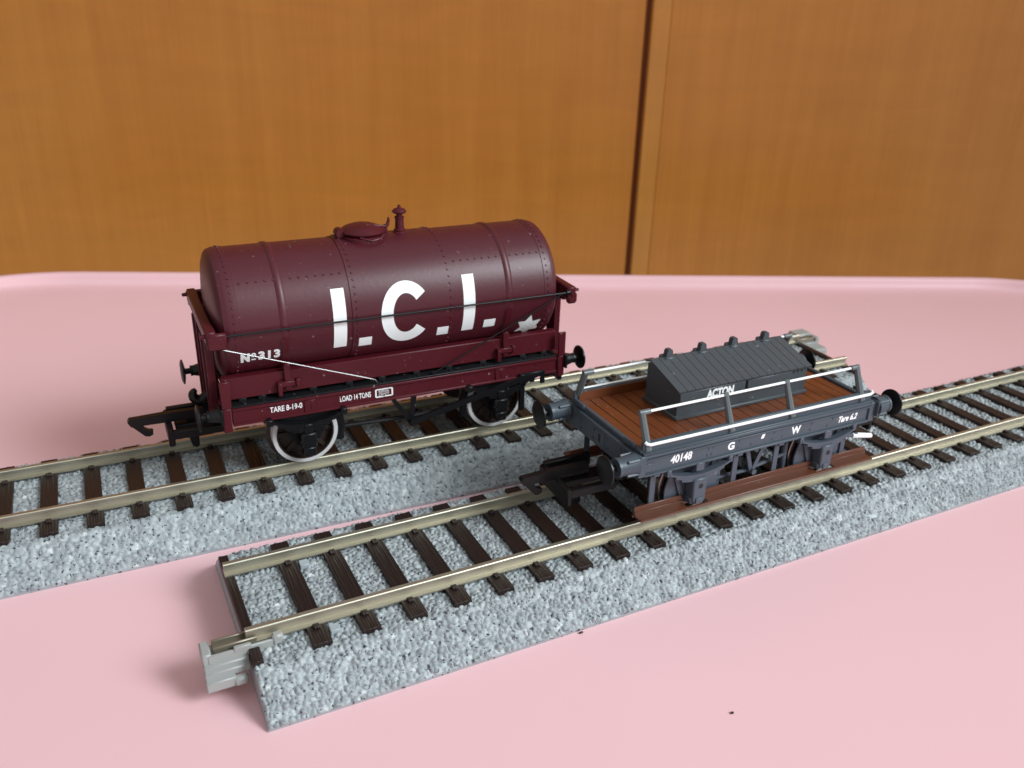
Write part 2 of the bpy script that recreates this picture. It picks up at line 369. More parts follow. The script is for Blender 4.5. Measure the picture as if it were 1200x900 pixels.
RAILP = [(-1.1, 6.62), (1.1, 6.62), (1.1, 6.86), (0.32, 7.02), (0.26, 7.8), (0.47, 7.98), (0.47, 8.50), (0.36, H), (-0.36, H), (-0.47, 8.50), (-0.47, 7.98), (-0.26, 7.8), (-0.32, 7.02), (-1.1, 6.86)]
def make_track(x, y, rz, u0, u1, ties, label, seed, step, zoff):
    T = root('model_track', x, y, 0, rz, label, 'model track', 'straight model railway track sections')
    MB.off = Vector((0, 0, 0))
    ballast('ballast_bed', u0, u1, T, seed, step)
    for v in (-8.7, 8.7):
        mb = MB(); mb.prism([(v + a, b_) for a, b_ in RAILP], 'x', u0, u1); mb.build('rail', 'rail', T, angle=14)
    proto = None
    for k, u in enumerate(ties):
        if proto is None:
            mb = MB(); mb.box(-1.45, 1.45, -13.9, 13.9, 4.8, 6.66, 0.07)
            for s in (-1, 1):
                for q in (-1, 1):
                    v = s * 8.7 + q * 1.45
                    mb.box(-0.5, 0.5, v - 0.55, v + 0.5, 6.5, 7.08, 0.1)
            proto = mb.build('sleeper', 'sleeper', T); o = proto
        else:
            o = proto.copy(); COL.objects.link(o); o.parent = T
        o.location.x = u * S
    for u in (u0 + 0.72, u1 - 0.72):      # half sleepers at the cut ends
        mb = MB(); mb.box(u - 0.74, u + 0.74, -13.9, 13.9, 4.8, 6.63, 0.06)
        mb.build('end_sleeper', 'sleeper', T)
    return T
def joiner(T, u, sgn):
    """grey track joiner on one rail end; sgn -1: left end, near rail; +1: right end, far rail"""
    X = lambda a: u + sgn * a
    Y = lambda b_: sgn * b_
    def bx(mb, a0, a1, b0, b1, z0, z1, ch=0.15):
        z0 += .4; z1 += .4 if z1 > 5 else .55; xs = sorted((X(a0), X(a1))); ys = sorted((Y(b0), Y(b1))); mb.box(xs[0], xs[1], ys[0], ys[1], z0, z1, ch)
    mb = MB()
    bx(mb, 0.2, 6.2, 7.0, 10.4, 4.9, 5.9)                  # floor under the joiner
    bx(mb, -4.0, 5.6, 10.25, 10.7, 5.0, 6.7, 0.1)          # outer cheek with a lug running along the rail
    bx(mb, -5.0, -3.4, 9.6, 10.9, 5.6, 7.3, 0.3)
    bx(mb, -0.4, 2.0, 10.15, 10.8, 6.3, 7.1, 0.1)
    bx(mb, 5.1, 6.4, 7.2, 10.6, 4.95, 7.0, 0.2)            # end block
    bx(mb, 0.1, 6.35, 10.2, 11.3, 4.4, 5.4, 0.15)           # stepped skirt
    bx(mb, 0.1, 6.40, 11.1, 12.0, 3.5, 4.6, 0.15)
    bx(mb, 2.4, 6.45, 11.8, 12.9, 2.2, 3.7, 0.15)          # spring tongue
    bx(mb, 0.7, 2.8, 11.9, 13.2, 2.1, 3.5, 0.4)
    bx(mb, 3.6, 6.25, 7.4, 11.6, 2.2, 4.3, 0.15)
    j = mb.build('rail_joiner', 'joiner', T)
    mb = MB()
    bx(mb, -1.5, 4.7, 9.35, 9.75, 6.1, 7.2, 0.12); bx(mb, -1.5, 4.7, 7.6, 8.05, 6.1, 7.2, 0.12); bx(mb, -1.5, 4.7, 7.6, 9.75, 6.0, 6.2, 0.05)
    mb.build('metal_clip', 'clip', j)

A2, S2 = -0.02179, 46.289
near = [17.4 + 7.425 * k for k in range(-1, 30)]
T1 = make_track(0, 0, 0, 0, 246, near, 'front track section with bare left end and grey joiner, carrying the grey flat wagon', 3, 0.175, 0)
joiner(T1, 0, -1)
far = [-32.03 + 7.425 * k for k in range(-6, 26)]
T2 = make_track(0, S2, A2, -83.4, 162.6, far, 'rear track section nearest the cupboard, maroon tank wagon standing on it', 11, 0.25, 0)
joiner(T2, 162.6, 1)
mb = MB(); mb.box(158, 168.5, 3, 12.6, 2.5, 5.9, 0.5); mb.box(163, 168.3, 9.6, 13.6, 5.0, 8.0, 0.4)
mb.build('end_bracket', 'joiner', T2)
# little flat ballast pads beside the rails
for T, pads in ((T1, ((12.4, -11.3), (12.4, 6.4))),):
    for u, v in pads:
        mb = MB(); mb.box(u - 0.75, u + 0.75, v - 0.75, v + 0.9, 5.2, 6.75, 0.1); mb.build('ballast_pad', 'pad', T)

# ------------------------------------------------------------------ shared wagon pieces
def wheel_pair(W, x, rad, rimmat, y_out=9.9):
    zc = H + rad
    for s in (-1, 1):
        mb = MB(); f = lambda y: s * y
        prof = [(1.0, 10.6), (1.0, 9.4), (2.0, 9.3), (2.1, 8.7), (rad - 1.35, 8.5), (rad - 1.0, y_out - 0.02), (rad - 0.98, y_out - 0.02), (rad, y_out - 0.12), (rad, 8.0), (rad + 0.75, 7.7), (rad + 0.75, 7.25), (rad - 1.2, 7.1), (1.5, 7.3), (0.9, 7.0)]
        mb.lathe([(r, f(y)) for r, y in prof], (x, 0, zc), (0, 1, 0), 40)
        for k in range(8):
            a = 2 * PI * k / 8; R_ = Matrix.Rotation(a, 3, 'Y')
            mb.box(x - 0.42, x + 0.42, min(f(8.3), f(9.1)), max(f(8.3), f(9.1)), zc + 1.4, zc + rad - 1.1, 0.1, R_, (x, 0, zc))
        wl = mb.build('wheel', 'wheel', W)
        mb = MB()
        mb.lathe([(rad - 0.78, f(y_out - 0.3)), (rad - 0.76, f(y_out)), (rad - 0.08, f(y_out)), (rad + 0.015, f(y_out - 0.1)), (rad + 0.015, f(8.05))], (x, 0, zc), (0, 1, 0), 56, cap=False)
        mb.build('tyre', rimmat, wl)
    mb = MB(); mb.tube((x, -7, zc), (x, 7, zc), 0.9); mb.build('axle', 'steel', W)

def buffer(W, x, s, y, z, r, hous, hmat, headmat, ext=5.0, base=1.75, square=True):
    """x: headstock face, s: direction (+1/-1) outwards"""
    mb = MB(); X = lambda a: (x + s * a)
    if square: mb.box(min(X(-0.1), X(0.45)), max(X(-0.1), X(0.45)), y - 1.5, y + 1.5, z - 1.5, z + 1.5, 0.1)
    mb.lathe([(base, 0.3), (base * 0.92, 0.9), (hous, ext * 0.62), (hous * 1.08, ext * 0.64), (hous * 1.08, ext * 0.74), (hous * 0.9, ext * 0.75)], (x, y, z), (s, 0, 0), 20)
    if base > 1.6:
        for k in range(4):
            a = PI / 4 + k * PI / 2; R_ = Matrix.Rotation(a, 3, 'X')
            mb.box(min(X(0.3), X(2.6)), max(X(0.3), X(2.6)), y - 0.25, y + 0.25, z + 1.0, z + base + 0.12, 0.1, R_, (x, y, z))
    h = mb.build('buffer', hmat, W)
    mb = MB(); mb.lathe([(0.6, ext * 0.7), (0.6, ext), (r * 0.55, ext + 0.1), (r, ext + 0.35), (r, ext + 0.62), (r * 0.75, ext + 0.85), (0.1, ext + 0.95)], (x, y, z), (s, 0, 0), 28)
    mb.build('buffer_head', headmat, h)

def coupling(W, x, s, z, m='coupling', hook=True):
    """tension lock coupling: loop and hook; x: headstock face, s outward"""
    X = lambda a: x + s * a
    def bx(mb, a0, a1, *r, **k): mb.box(min(X(a0), X(a1)), max(X(a0), X(a1)), *r, **k)
    mb = MB()
    F = 8.6 if hook else 3.2
    for y in (-4.5, 4.5): bx(mb, -1.0, F, y - 0.6, y + 0.6, z - 3.2, z - 1.5 + (0.9 if y > 0 else 0), ch=0.2)
    bx(mb, F - .5, F + .6, -5.1, 5.1, z - 4.6, z - 1.2, ch=0.25)
    bx(mb, -1.5, F - 1, -1.6, 1.6, z - 3.0, z - 2.0)
    cpl = mb.build('coupling', m, W)
    if not hook: return
    mb = MB()
    poly = [(2.2, z - 1.5), (10.5, z - 1.4), (15.2, z - 1.3), (15.7, z - 0.3), (15.4, z + 0.25), (8.0, z + 0.45), (2.2, z + 0.3)]
    mb.prism([(X(a), b_) for a, b_ in poly], 'y', -0.6, 0.6)
    mb.prism([(X(a), b_) for a, b_ in ((15.7, z - 0.3), (15.0, z - 1.3), (13.0, z - 3.6), (12.3, z - 3.8), (11.6, z - 3.5), (11.5, z - 2.7), (12.2, z - 2.6), (12.9, z - 2.1), (13.1, z - 1.3), (13.2, z - 0.6))], 'y', -0.56, 0.56)
    mb.prism([(X(a), b_) for a, b_ in ((5.4, z - 0.4), (5.3, z - 5.6), (4.9, z - 7.3), (4.2, z - 7.7), (3.6, z - 7.4), (3.3, z - 0.4))], 'y', -0.57, 0.57)
    mb.build('hook', m, cpl)

def rod(mb, p, q, r, n=8): mb.tube(p, q, r, n=n)

# ------------------------------------------------------------------ tank wagon
UC = 41.2
W = root('tank_wagon', UC * math.cos(A2), S2 + UC * math.sin(A2), H, A2,
         'maroon rail tank wagon lettered I.C.I. in white, on the rear track', 'model wagon')
MB.off = Vector((0, 0, H))
ZC, TR_, TX = 37.6, 12.2, -0.4
def shell(x):      # radius of the barrel at x (mm from the wagon middle)
    return TR_ + (0.16 if -10.2 <= x <= 10.0 else 0)
mb = MB()
pr = [(0.01, -34.1), (4, -34.02), (8, -33.75), (10.4, -33.4), (11.4, -33.05), (11.95, -32.6), (12.15, -32.0), (12.28, -31.6), (12.28, -30.0), (12.2, -29.9)]
band = lambda c: [(12.2, c - 0.75), (12.36, c - 0.5), (12.46, c - 0.2), (12.46, c + 0.2), (12.36, c + 0.5), (12.2, c + 0.75)]
pr += band(-22.3) + [(12.2, -9.81), (12.36, -9.8), (12.36, 10.2), (12.2, 10.21)] + band(22.1)
pr += [(12.2, 29.9), (12.28, 30.0), (12.28, 31.6), (12.15, 32.0), (11.95, 32.6), (11.4, 33.05), (10.4, 33.4), (8, 33.75), (4, 34.02), (0.01, 34.1)]
mb.lathe(pr, (TX, 0, ZC), (1, 0, 0), 96)
def on(x, deg, r): a = math.radians(deg); return (x, -r * math.cos(a), ZC + r * math.sin(a))
def nr(deg): a = math.radians(deg); return (0, -math.cos(a), math.sin(a))
for xr, r in ((-30.8, 12.28), (30.8, 12.28), (-8.9, 12.36), (9.7, 12.36)):
    k = -60
    while k < 240:
        if not (abs(xr) > 20 and 0 < 1): pass
        mb.dome(on(TX + xr, k, r), nr(k), 0.28); k += 6.3
for sg, deg in ((-1, 42), (1, 42), (-1, 138), (1, 138)):
    xx = 11.4
    while xx < 29.5:
        if abs(xx - 22.2) > 1.1: mb.dome(on(TX + sg * xx + (0.4 if sg < 0 else 0), deg, 12.2), nr(deg), 0.28)
        xx += 1.5
barrel = mb.build('tank_barrel', 'maroon', W, angle=28)
# lettering wrapped round the barrel
def R0(x): return (12.36 if -10.2 < x < 9.8 else 12.2) + 0.035
def patch(x0, x1, d0, d1, name):
    mb = MB(); mb.gridf(lambda a, b_: on(x0 + (x1 - x0) * a, d0 + (d1 - d0) * b_, R0((x0 + x1) / 2)), 4, 20); mb.build(name, 'white', barrel, recalc=False)
U = lambda u: u - UC
patch(U(27.4), U(29.85), -27, 28.5, 'letter'); patch(U(53.1), U(55.55), -28, 28.2, 'letter')
patch(U(32.15), U(34.65), -28.5, -18.8, 'full_stop'); patch(U(47.8), U(50.15), -28.5, -19.0, 'full_stop'); patch(U(57.75), U(60.25), -27.5, -18.2, 'full_stop')
cx, ca = U(41.35), -0.5
def cpt(t, k):     # t along the letter C, k across the stroke
    a = math.radians(38 + 284 * t); rx, ry = (4.95, 29.2) if k else (2.6, 18.3)
    if k == 0.5: rx, ry = 3.8, 23.8
    return on(cx + rx * math.cos(a), ca + ry * math.sin(a), R0(0))
mb = MB(); mb.gridf(lambda a, b_: cpt(a, b_), 48, 2); mb.build('letter', 'white', barrel, recalc=False)
st = [(68.32, -20.0), (68.97, -28.5), (70.97, -26.7), (70.25, -34.7), (71.03, -42.2), (69.16, -42.2), (68.49, -50.9), (67.16, -42.0), (65.60, -42.8), (66.57, -35.4), (65.62, -27.2), (67.24, -27.1)]
mb = MB(); c0 = (sum(a for a, _ in st) / 12, sum(b_ for _, b_ in st) / 12)
for k in range(12):
    a, b_ = st[k], st[(k + 1) % 12]
    f = lambda p, q, k_: (p[0] + (q[0] - p[0]) * k_, p[1] + (q[1] - p[1]) * k_)
    P0 = on(U(c0[0]), c0[1], 12.26)
    m1, m2 = f(c0, a, .5), f(c0, b_, .5)
    o_ = lambda p: on(U(p[0]), p[1], 12.26)
    mb.face([P0, o_(m1), o_(m2)]); mb.face([o_(m1), o_(a), o_(b_), o_(m2)])
mb.build('star_emblem', 'white', barrel, recalc=False)
def cylmap(u0, u1, d0, d1, r=12.36): return lambda a, b_: on(U(u0 + (u1 - u0) * a), d0 + (d1 - d0) * b_, r)
mb = MB(); add_text(mb, "N", cylmap(10.5, 12.1, -29.0, -19.0), bold=0.075); mb.build('lettering', 'white', barrel, recalc=False)
mb = MB(); add_text(mb, "o", cylmap(12.3, 13.2, -24.0, -19.2), bold=0.06); mb.gridf(lambda a, b_: on(U(12.35 + .8 * a), -27.8 + 1.6 * b_, 12.3), 1, 1); mb.build('lettering', 'white', barrel, recalc=False)
mb = MB(); add_text(mb, "313", cylmap(13.6, 17.5, -28.7, -19.0, 12.28), bold=0.05, space=1.12); mb.build('lettering', 'white', barrel, recalc=False)
# manhole and vent on top
mb = MB()
hx = U(37.0)
mb.lathe([(4.4, 49.0), (4.4, 50.1), (4.1, 50.35), (3.9, 50.4)], (hx, 0, 0), (0, 0, 1), 32)
mb.lathe([(3.9, 50.55), (4.35, 50.75), (4.4, 51.0), (3.6, 51.6), (2.2, 52.1), (0.1, 52.3)], (hx, 0, 0), (0, 0, 1), 32)
mb.lathe([(0.85, -1.1), (0.95, -0.9), (0.95, 0.9), (0.85, 1.1)], (hx - 4.55, 0, 50.8), (0, 1, 0), 14)
mb.box(hx - 4.4, hx + 1.5, -0.5, 0.5, 51.2, 51.75, 0.15, Matrix.Rotation(math.radians(-6), 3, 'Y'), (hx, 0, 51.3))
mb.box(hx + 0.6, hx + 5.0, -0.35, 0.35, 51.35, 51.75, 0.1, Matrix.Rotation(math.radians(8), 3, 'Y'), (hx + 1, 0, 51.5))
mb.path([(hx + 4.4, 0, 51.3), (hx + 5.0, 0, 51.5), (hx + 5.3, 0, 52.4), (hx + 5.25, 0, 53.0)], [0.45, 0.4, 0.3, 0.2], 8)
mb.tube((hx + 4.6, 0, 49.4), (hx + 4.6, 0, 51.3), 0.45)
mb.path([(hx - 1.6, -3.9, 50.5), (hx + 0.5, -4.7, 49.9), (hx + 2.2, -4.2, 50.1), (hx + 3.2, -3.2, 50.5)], 0.22, 8)
mb.path([(hx + 0.4, -1.2, 52.1), (hx + 2.4, -1.0, 51.9), (hx + 4.2, -0.6, 51.5)], 0.2, 8)
mb.build('manhole', 'maroon2', W)
mb = MB(); vx = U(44.5)
mb.lathe([(1.35, 49.2), (1.35, 50.0), (1.1, 50.2), (1.15, 50.5), (0.9, 50.7), (0.82, 52.6), (0.95, 52.7), (0.95, 53.0), (0.62, 53.1), (0.62, 53.6), (1.3, 53.75), (1.45, 54.05), (1.1, 54.45), (0.35, 54.75), (0.28, 55.2), (0.1, 55.3)], (vx, 0, 0), (0, 0, 1), 20)
mb.build('vent', 'maroon2', W)
# underframe
def strap(x):
    for sg in (-1, 1):
        mb = MB()
        g = lambda a, b_: on(x - 0.55 + 1.1 * a, (-8 - 40 * b_), 12.55) if sg < 0 else tuple(v * k for v, k in zip(on(x - 0.55 + 1.1 * a, (-8 - 40 * b_), 12.55), (1, -1, 1)))
        mb.gridf(g, 1, 10)
        mb.box(x - 0.6, x + 0.6, sg * 10.9 - 0.35, sg * 10.9 + 0.35, 25.2, 30.2, 0.1)
        mb.box(x - 2.0, x + 1.2, min(sg * 10.3, sg * 11.6), max(sg * 10.3, sg * 11.6), 25.9, 26.9, 0.12)
        mb.box(x - 2.0, x - 1.2, min(sg * 10.3, sg * 11.7), max(sg * 10.3, sg * 11.7), 24.2, 26.6, 0.12)
        mb.box(x + 1.4, x + 2.2, min(sg * 10.3, sg * 11.4), max(sg * 10.3, sg * 11.4), 25.6, 27.0, 0.12)
        mb.build('saddle_strap', 'maroon2', W)
strap(TX - 22.3); strap(TX + 22.1)
for s in (-1, 1):
    mb = MB(); lo_, hi_ = sorted((s * 8.6, s * 10.5))
    mb.box(-34.3, 33.7, lo_, hi_, 24.45, 28.75, 0.15)
    mb.build('cradle_beam', 'maroon2', W)
    mb = MB(); y0, y1 = sorted((s * 10.6, s * 11.75))
    mb.box(-33.3, 33.3, y0, y1, 19.9, 23.3, 0.1)
    yy = sorted((s * 11.2, s * 12.05)); mb.box(-33.3, 33.3, yy[0], yy[1], 22.75, 23.35, 0.1); mb.box(-33.3, 33.3, yy[0], yy[1], 19.8, 20.3, 0.1)
    for k in range(-14, 15):
        x = k * 2.3 + rnd.uniform(-.3, .3)
        if abs(x) < 32 and k % 2 == 0:
            mb.dome((x, s * 11.75, 21.0), (0, s, 0), 0.2); mb.dome((x + 0.9, s * 11.75, 22.2), (0, s, 0), 0.2)
    for x in (-19.3, 20.0):
        yb = sorted((s * 11.7, s * 12.0)); mb.box(x - 0.9, x + 1.3, yb[0], yb[1], 20.3, 22.7, 0.08); mb.box(x + 0.3, x + 0.7, yb[0] - .12, yb[1] + .12, 20.8, 22.4, 0.06)
    sole = mb.build('solebar', 'maroon2', W)
    if s < 0:
        pl = lambda u0, u1, z0, z1: (lambda a, b_: (U(u0 + (u1 - u0) * a), -11.775, z0 + (z1 - z0) * b_))
        mb = MB(); add_text(mb, "TARE 8-19-0", pl(14.6, 20.6, 21.25, 22.4), bold=0.02); mb.build('lettering', 'white', sole, recalc=False)
        mb = MB(); add_text(mb, "LOAD 14 TONS", pl(27.8, 33.9, 21.15, 22.3), bold=0.02); mb.build('lettering', 'white', sole, recalc=False)
        mb = MB()
        for a0, a1, b0, b1 in ((34.9, 38.2, 22.3, 22.55), (34.9, 38.2, 20.75, 21.0), (34.75, 35.05, 20.85, 22.45), (38.05, 38.35, 20.85, 22.45)):
            f = pl(a0, a1, b0, b1); mb.face([f(0, 0), f(1, 0), f(1, 1), f(0, 1)])
        add_text(mb, "REPAIR", pl(35.5, 37.6, 21.7, 22.2), bold=0.0); add_text(mb, "DEPOT", pl(35.5, 37.6, 21.1, 21.6), bold=0.0)
        mb.build('plate_print', 'white', sole, recalc=False)
mb = MB(); mb.box(-33.4, 33.4, -11.95, 11.95, 23.4, 23.75, 0.08)
for x in (-31, -27.5, -18, -11, -4.5, 2.6, 9.5, 17, 26, 31):
    mb.box(x - 0.7, x + 0.7, -10.4, 10.4, 23.7, 24.5, 0.1)
    for s in (-1, 1): mb.tube((x, s * 11.2, 23.7), (x, s * 11.2, 24.1), 0.35, n=8)
mb.box(-30, 30, -7.5, -6.5, 20.5, 23.4); mb.box(-30, 30, 6.5, 7.5, 20.5, 23.4); mb.box(-33, 33, -4, 4, 21.5, 23.4)
mb.build('underframe_floor', 'floor', W)
for s in (-1, 1):
    mb = MB(); x0, x1 = sorted((s * 33.5, s * 35.0)); mb.box(x0, x1, -12.3, 12.3, 18.9, 23.6, 0.15)
    for y in (-12.35, 12.35): mb.box(x0 - 0.05, x1 + 0.25 if s < 0 else x1 + 0.05, min(y, y * 0.96), max(y, y * 0.96), 23.6, 28.9, 0.12)
    for y in (-9, -8, -2.5, 2.5, 8, 9):
        for z in (20.2, 22.4): mb.dome((s * 35.0, y, z), (s, 0, 0), 0.28)
    mb.build('headstock', 'maroon2', W)
    # end frame: cross baulk at mid height carried on raking posts
    mb = MB(); xb = sorted((s * 34.6, s * 36.4))
    mb.box(xb[0], xb[1], -13.2, 13.2, 36.3, 38.9, 0.3)
    mb.build('end_baulk', 'maroon2', W)
    for y in (-5.4, 5.4):
        mb = MB()
        def pc(x0, x1, sc=1.0): return None
        xp = sorted((s * 34.9, s * 36.2)); sg = 1 if y > 0 else -1
        mb.prism([(y - 1.6, 19.0), (y + 1.6, 19.0), (y + 1.9, 36.5), (y - 1.9, 36.5)], 'x', xp[0], xp[1])
        mb.box(xp[0] - 0.4, xp[1] + 0.4, y - 0.35, y + 0.35, 19.2, 36.4, 0.1)
        mb.box(xb[0] + .3, xb[1] - .3, y + sg * 3.2 - 1.6, y + sg * 3.2 + 1.4, 35.2, 36.4, 0.2)
        mb.build('end_post', 'maroon2', W)
    for y in (-13.4, 13.4):
        mb = MB()
        mb.box(min(s * 32.9, s * 36.3), max(s * 32.9, s * 36.3), min(y * .93, y * 1.01), max(y * .93, y * 1.01), 35.4, 38.5, 0.5) if s < 0 else mb.box(34.5, 36.7, min(y * .9, y * 1.0), max(y * .9, y * 1.0), 35.3, 37.6, 0.4)
        mb.tube((s * 35.5, y * 0.97, 37.7), (s * 35.5, y * 1.02, 37.7), 0.55, n=10); mb.tube((s * 36.4, y * .92, 38.0), (s * 37.3, y * .92, 37.9), 0.45, 0.3, n=8)
        mb.build('baulk_bracket', 'maroon2', W)
for s in (-1, 1):
    mb = MB(); rod(mb, (-35.2, s * 12.95, 37.75), (35.2, s * 12.95, 37.75), 0.2); rod(mb, (33.6, s * 12.9, 37.7), (5.6, s * 11.7, 24.0), 0.15)
    mb.tube((5.6, s * 11.7, 23.8), (5.6, s * 11.7, 24.4), 0.35); mb.tube((34.2, s * 12.9, 37.75), (36, s * 12.9, 37.75), 0.5)
    mb.build('tie_rod', 'black', W)
    mb = MB(); rod(mb, (-34.3, s * 12.85, 35.5), (-7.2, s * 11.7, 25.0), 0.12)
    mb.path([(-7.2, s * 11.7, 25.0), (-6.3, s * 11.65, 24.6), (-5.9, s * 11.6, 24.0)], 0.13, 8)
    o = mb.build('tie_rod', 'wire', W); tag(o, 'bright silver diagonal tie rod')
for x in (-20.0, 20.1):
    wheel_pair(W, x, 6.3, 'rim')
    for s in (-1, 1):
        mb = MB()
        mb.prism([(x - 6.5, 20.0), (x + 6.5, 20.0), (x + 4.4, 17.5), (x + 1.9, 13.2), (x - 1.9, 13.2), (x - 4.4, 17.5)], 'y', *sorted((s * 10.75, s * 11.1)))
        mb.build('axle_guard', 'black', W)
        mb = MB()
        for k, (hl, dz) in enumerate(((7.0, 0.0), (5.6, -.45), (4.2, -.9), (2.8, -1.35))):
            pts = []
            for j in range(9):
                t_ = -1 + j / 4; pts.append((x + hl * t_, 18.0 + 1.5 * (hl / 7 * t_) ** 2 + dz))
            poly = pts + [(a, b_ + 0.42) for a, b_ in pts[::-1]]
            mb.prism(poly, 'y', *sorted((s * 11.5, s * 13.0)))
        for e_ in (-7.0, 7.0): mb.box(x + e_ - 0.6, x + e_ + 0.6, min(s * 11.3, s * 13.1), max(s * 11.3, s * 13.1), 19.0, 20.3, 0.15)
        mb.build('leaf_spring', 'black', W)
        mb = MB(); ya, yb = sorted((s * 11.0, s * 13.3))
        mb.box(x - 1.5, x + 1.5, ya, yb, 13.2, 16.4, 0.3); mb.box(x - 1.2, x + 1.2, ya, yb, 11.4, 13.4, 0.25); mb.box(x - 1.75, x + 1.75, ya + .15, yb - .15, 14.3, 15.0, 0.15)
        mb.box(x - 0.8, x + 0.8, ya, yb, 16.2, 18.3, 0.15)
        mb.build('axle_box', 'black', W)
# brake gear
for s in (-1, 1):
    mb = MB(); y = s * 11.9
    mb.prism([(-3.6, 20.2), (-2.6, 20.2), (1.3, 14.4), (0.3, 14.0)], 'y', *sorted((y, y - s * .6)))
    mb.prism([(1.0, 20.2), (2.0, 20.2), (1.3, 14.4), (0.3, 14.4)], 'y', *sorted((y, y - s * .6)))
    mb.tube((0.7, s * 9, 14.5), (0.7, s * 13.0, 14.5), 0.7)
    mb.build('brake_hanger', 'black', W)
    mb = MB(); y0, y1 = sorted((s * 12.5, s * 13.1))
    d_ = Vector((24.6, 0, 5.6)); a_ = math.atan2(5.6, 24.6)
    mb.prism([(0.2, 13.9), (12, 16.6), (24.3, 19.4), (29.5, 20.2), (29.5, 20.9), (24.0, 20.5), (12, 17.9), (0.2, 15.2)], 'y', y0, y1)
    mb.build('brake_lever', 'black', W)
    mb = MB(); mb.box(24.4, 25.5, y0 + 0.1, y1 + .5, 12.8, 21.0, 0.12); mb.box(25.4, 30.2, y0 + .3, y1 + .2, 20.5, 21.1, 0.1); mb.box(29.2, 30.2, y0 + .3, y1 + .2, 18.2, 20.8, 0.1)
    mb.build('lever_guard', 'black', W)
    mb = MB()
    for x, q in ((-20.0, 1), (20.1, -1)):
        mb.path([(x + q * 6.6, s * 8.9, 18.5), (x + q * 7.2, s * 8.9, 15.0), (x + q * 6.7, s * 8.9, 12.0)], [0.8, 0.9, 0.7], 8)
        mb.box(x + q * 7.2 - .4, x + q * 7.2 + .4, s * 8.9 - .5, s * 8.9 + .5, 12, 20.5, 0.1)
        rod(mb, (x + q * 7.4, s * 8.9, 14.6), (0.7, s * 9.3, 14.3), 0.45)
    mb.build('brake_rigging', 'black', W)
for s in (-1, 1):
    for y in (-11.4, 11.4):
        buffer(W, s * 35.0, s, y, 22.3, 2.5, 1.0, 'black', 'black' if s > 0 else 'coupling', ext=3.6, base=1.45)
    mb = MB(); X = lambda a: s * (35.0 + a)
    q_ = [(X(-0.6), 0, 21.6), (X(0.6), 0, 21.5)] + [(X(2.5 + 1.15 * math.cos(a)), 0, 22.0 + 1.15 * math.sin(a)) for a in [math.radians(215 + 14 * k) for k in range(16)]]
    mb.path(q_, [0.85, 0.9] + [0.95 - 0.55 * max(0, (k - 8) / 7) ** 2 for k in range(16)], 10)
    mb.build('draw_hook', 'black', W)
    coupling(W, s * 35.0, s, 18.9, hook=s < 0)

# ------------------------------------------------------------------ shunter's truck
XC = 91.8
W = root('flat_wagon', XC, 0, H, 0, 'dark grey flat wagon with brown deck, white handrails and tool chest, on the front track', 'model wagon')
MB.off = Vector((XC, 0, H))
mb = MB(); mb.box(66.2, 117.4, -11.0, 11.0, 23.4, 23.9, 0.05)
mb.build('deck_base', 'grey', W)
mb = MB(); nplk = 22; x = 66.9
pw = (117.4 - 66.2) / nplk
for k in range(nplk):
    z = 24.2 + rnd.uniform(-0.02, 0.02)
    mb.box(66.2 + k * pw + 0.05, 66.2 + (k + 1) * pw - 0.05, -10.42, 10.42, 23.85, z, 0.09)
mb.build('plank_deck', 'deck', W)
for s in (-1, 1):
    mb = MB(); y0, y1 = sorted((s * 10.75, s * 11.5)); mb.box(65.6, 118.0, y0, y1, 23.3, 26.1, 0.12)
    ya, yb = sorted((s * 11.1, s * 12.1)); mb.box(65.5, 118.1, ya, yb, 23.25, 23.95, 0.12); mb.box(65.5, 118.1, ya, yb - .12 if s > 0 else yb, 24.0, 24.35, 0.1)
    mb.build('side_kerb', 'grey', W)
    mb = MB(); mb.box(66.4, 117.2, *sorted((s * 10.45, s * 10.72)), 23.9, 25.85, 0.05); mb.build('inner_board', 'deck', W)
    mb = MB(); ya, yb = sorted((s * 10.6, s * 11.85)); mb.box(66.0, 117.6, ya, yb, 20.3, 23.2, 0.1)
    ya, yb = sorted((s * 11.2, s * 12.25)); mb.box(66.0, 117.6, ya, yb, 19.9, 20.4, 0.1); mb.box(66.0, 117.6, ya, yb - 0.2 if s > 0 else yb, 22.95, 23.2, 0.05)
    mb.box(65.9, 68.0, min(s * 11.8, s * 12.0), max(s * 11.8, s * 12.0), 20.7, 22.2, 0.05)
    for xx in (79.2, 80.2, 86.0, 89.0, 94.0, 96.3, 101.8, 103.0, 107.2, 108.2):
        for z in (21.1, 22.3):
            if rnd.random() < .8: mb.tube((xx + (z - 21) * .2, s * 11.8, z), (xx + (z - 21) * .2, s * 11.93, z), 0.24, n=8)
    sole = mb.build('solebar', 'grey', W)
    if s < 0:
        pl = lambda u0, u1, z0, z1: (lambda a, b_: (u0 + (u1 - u0) * a, -11.885, z0 + (z1 - z0) * b_))
        for body, q, kw in (("40148", (71.3, 75.8, 21.15, 22.75), dict(bold=0.035, shear=0.1)), ("G", (83.6, 85.1, 21.0, 22.55), dict(bold=0.05)),
                            ("W", (98.2, 100.5, 21.05, 22.65), dict(bold=0.05)), ("Tare 6.2", (109.9, 114.7, 21.1, 22.45), dict(bold=0.045, shear=0.3))):
            mb = MB(); add_text(mb, body, pl(*q), **kw); mb.build('lettering', 'white', sole, recalc=False)
        mb = MB(); f = pl(91.0, 92.0, 21.75, 22.6); mb.face([f(0, 0), f(.7, 0), f(1, 1), f(.3, 1)]); mb.build('lettering', 'white', sole, recalc=False)
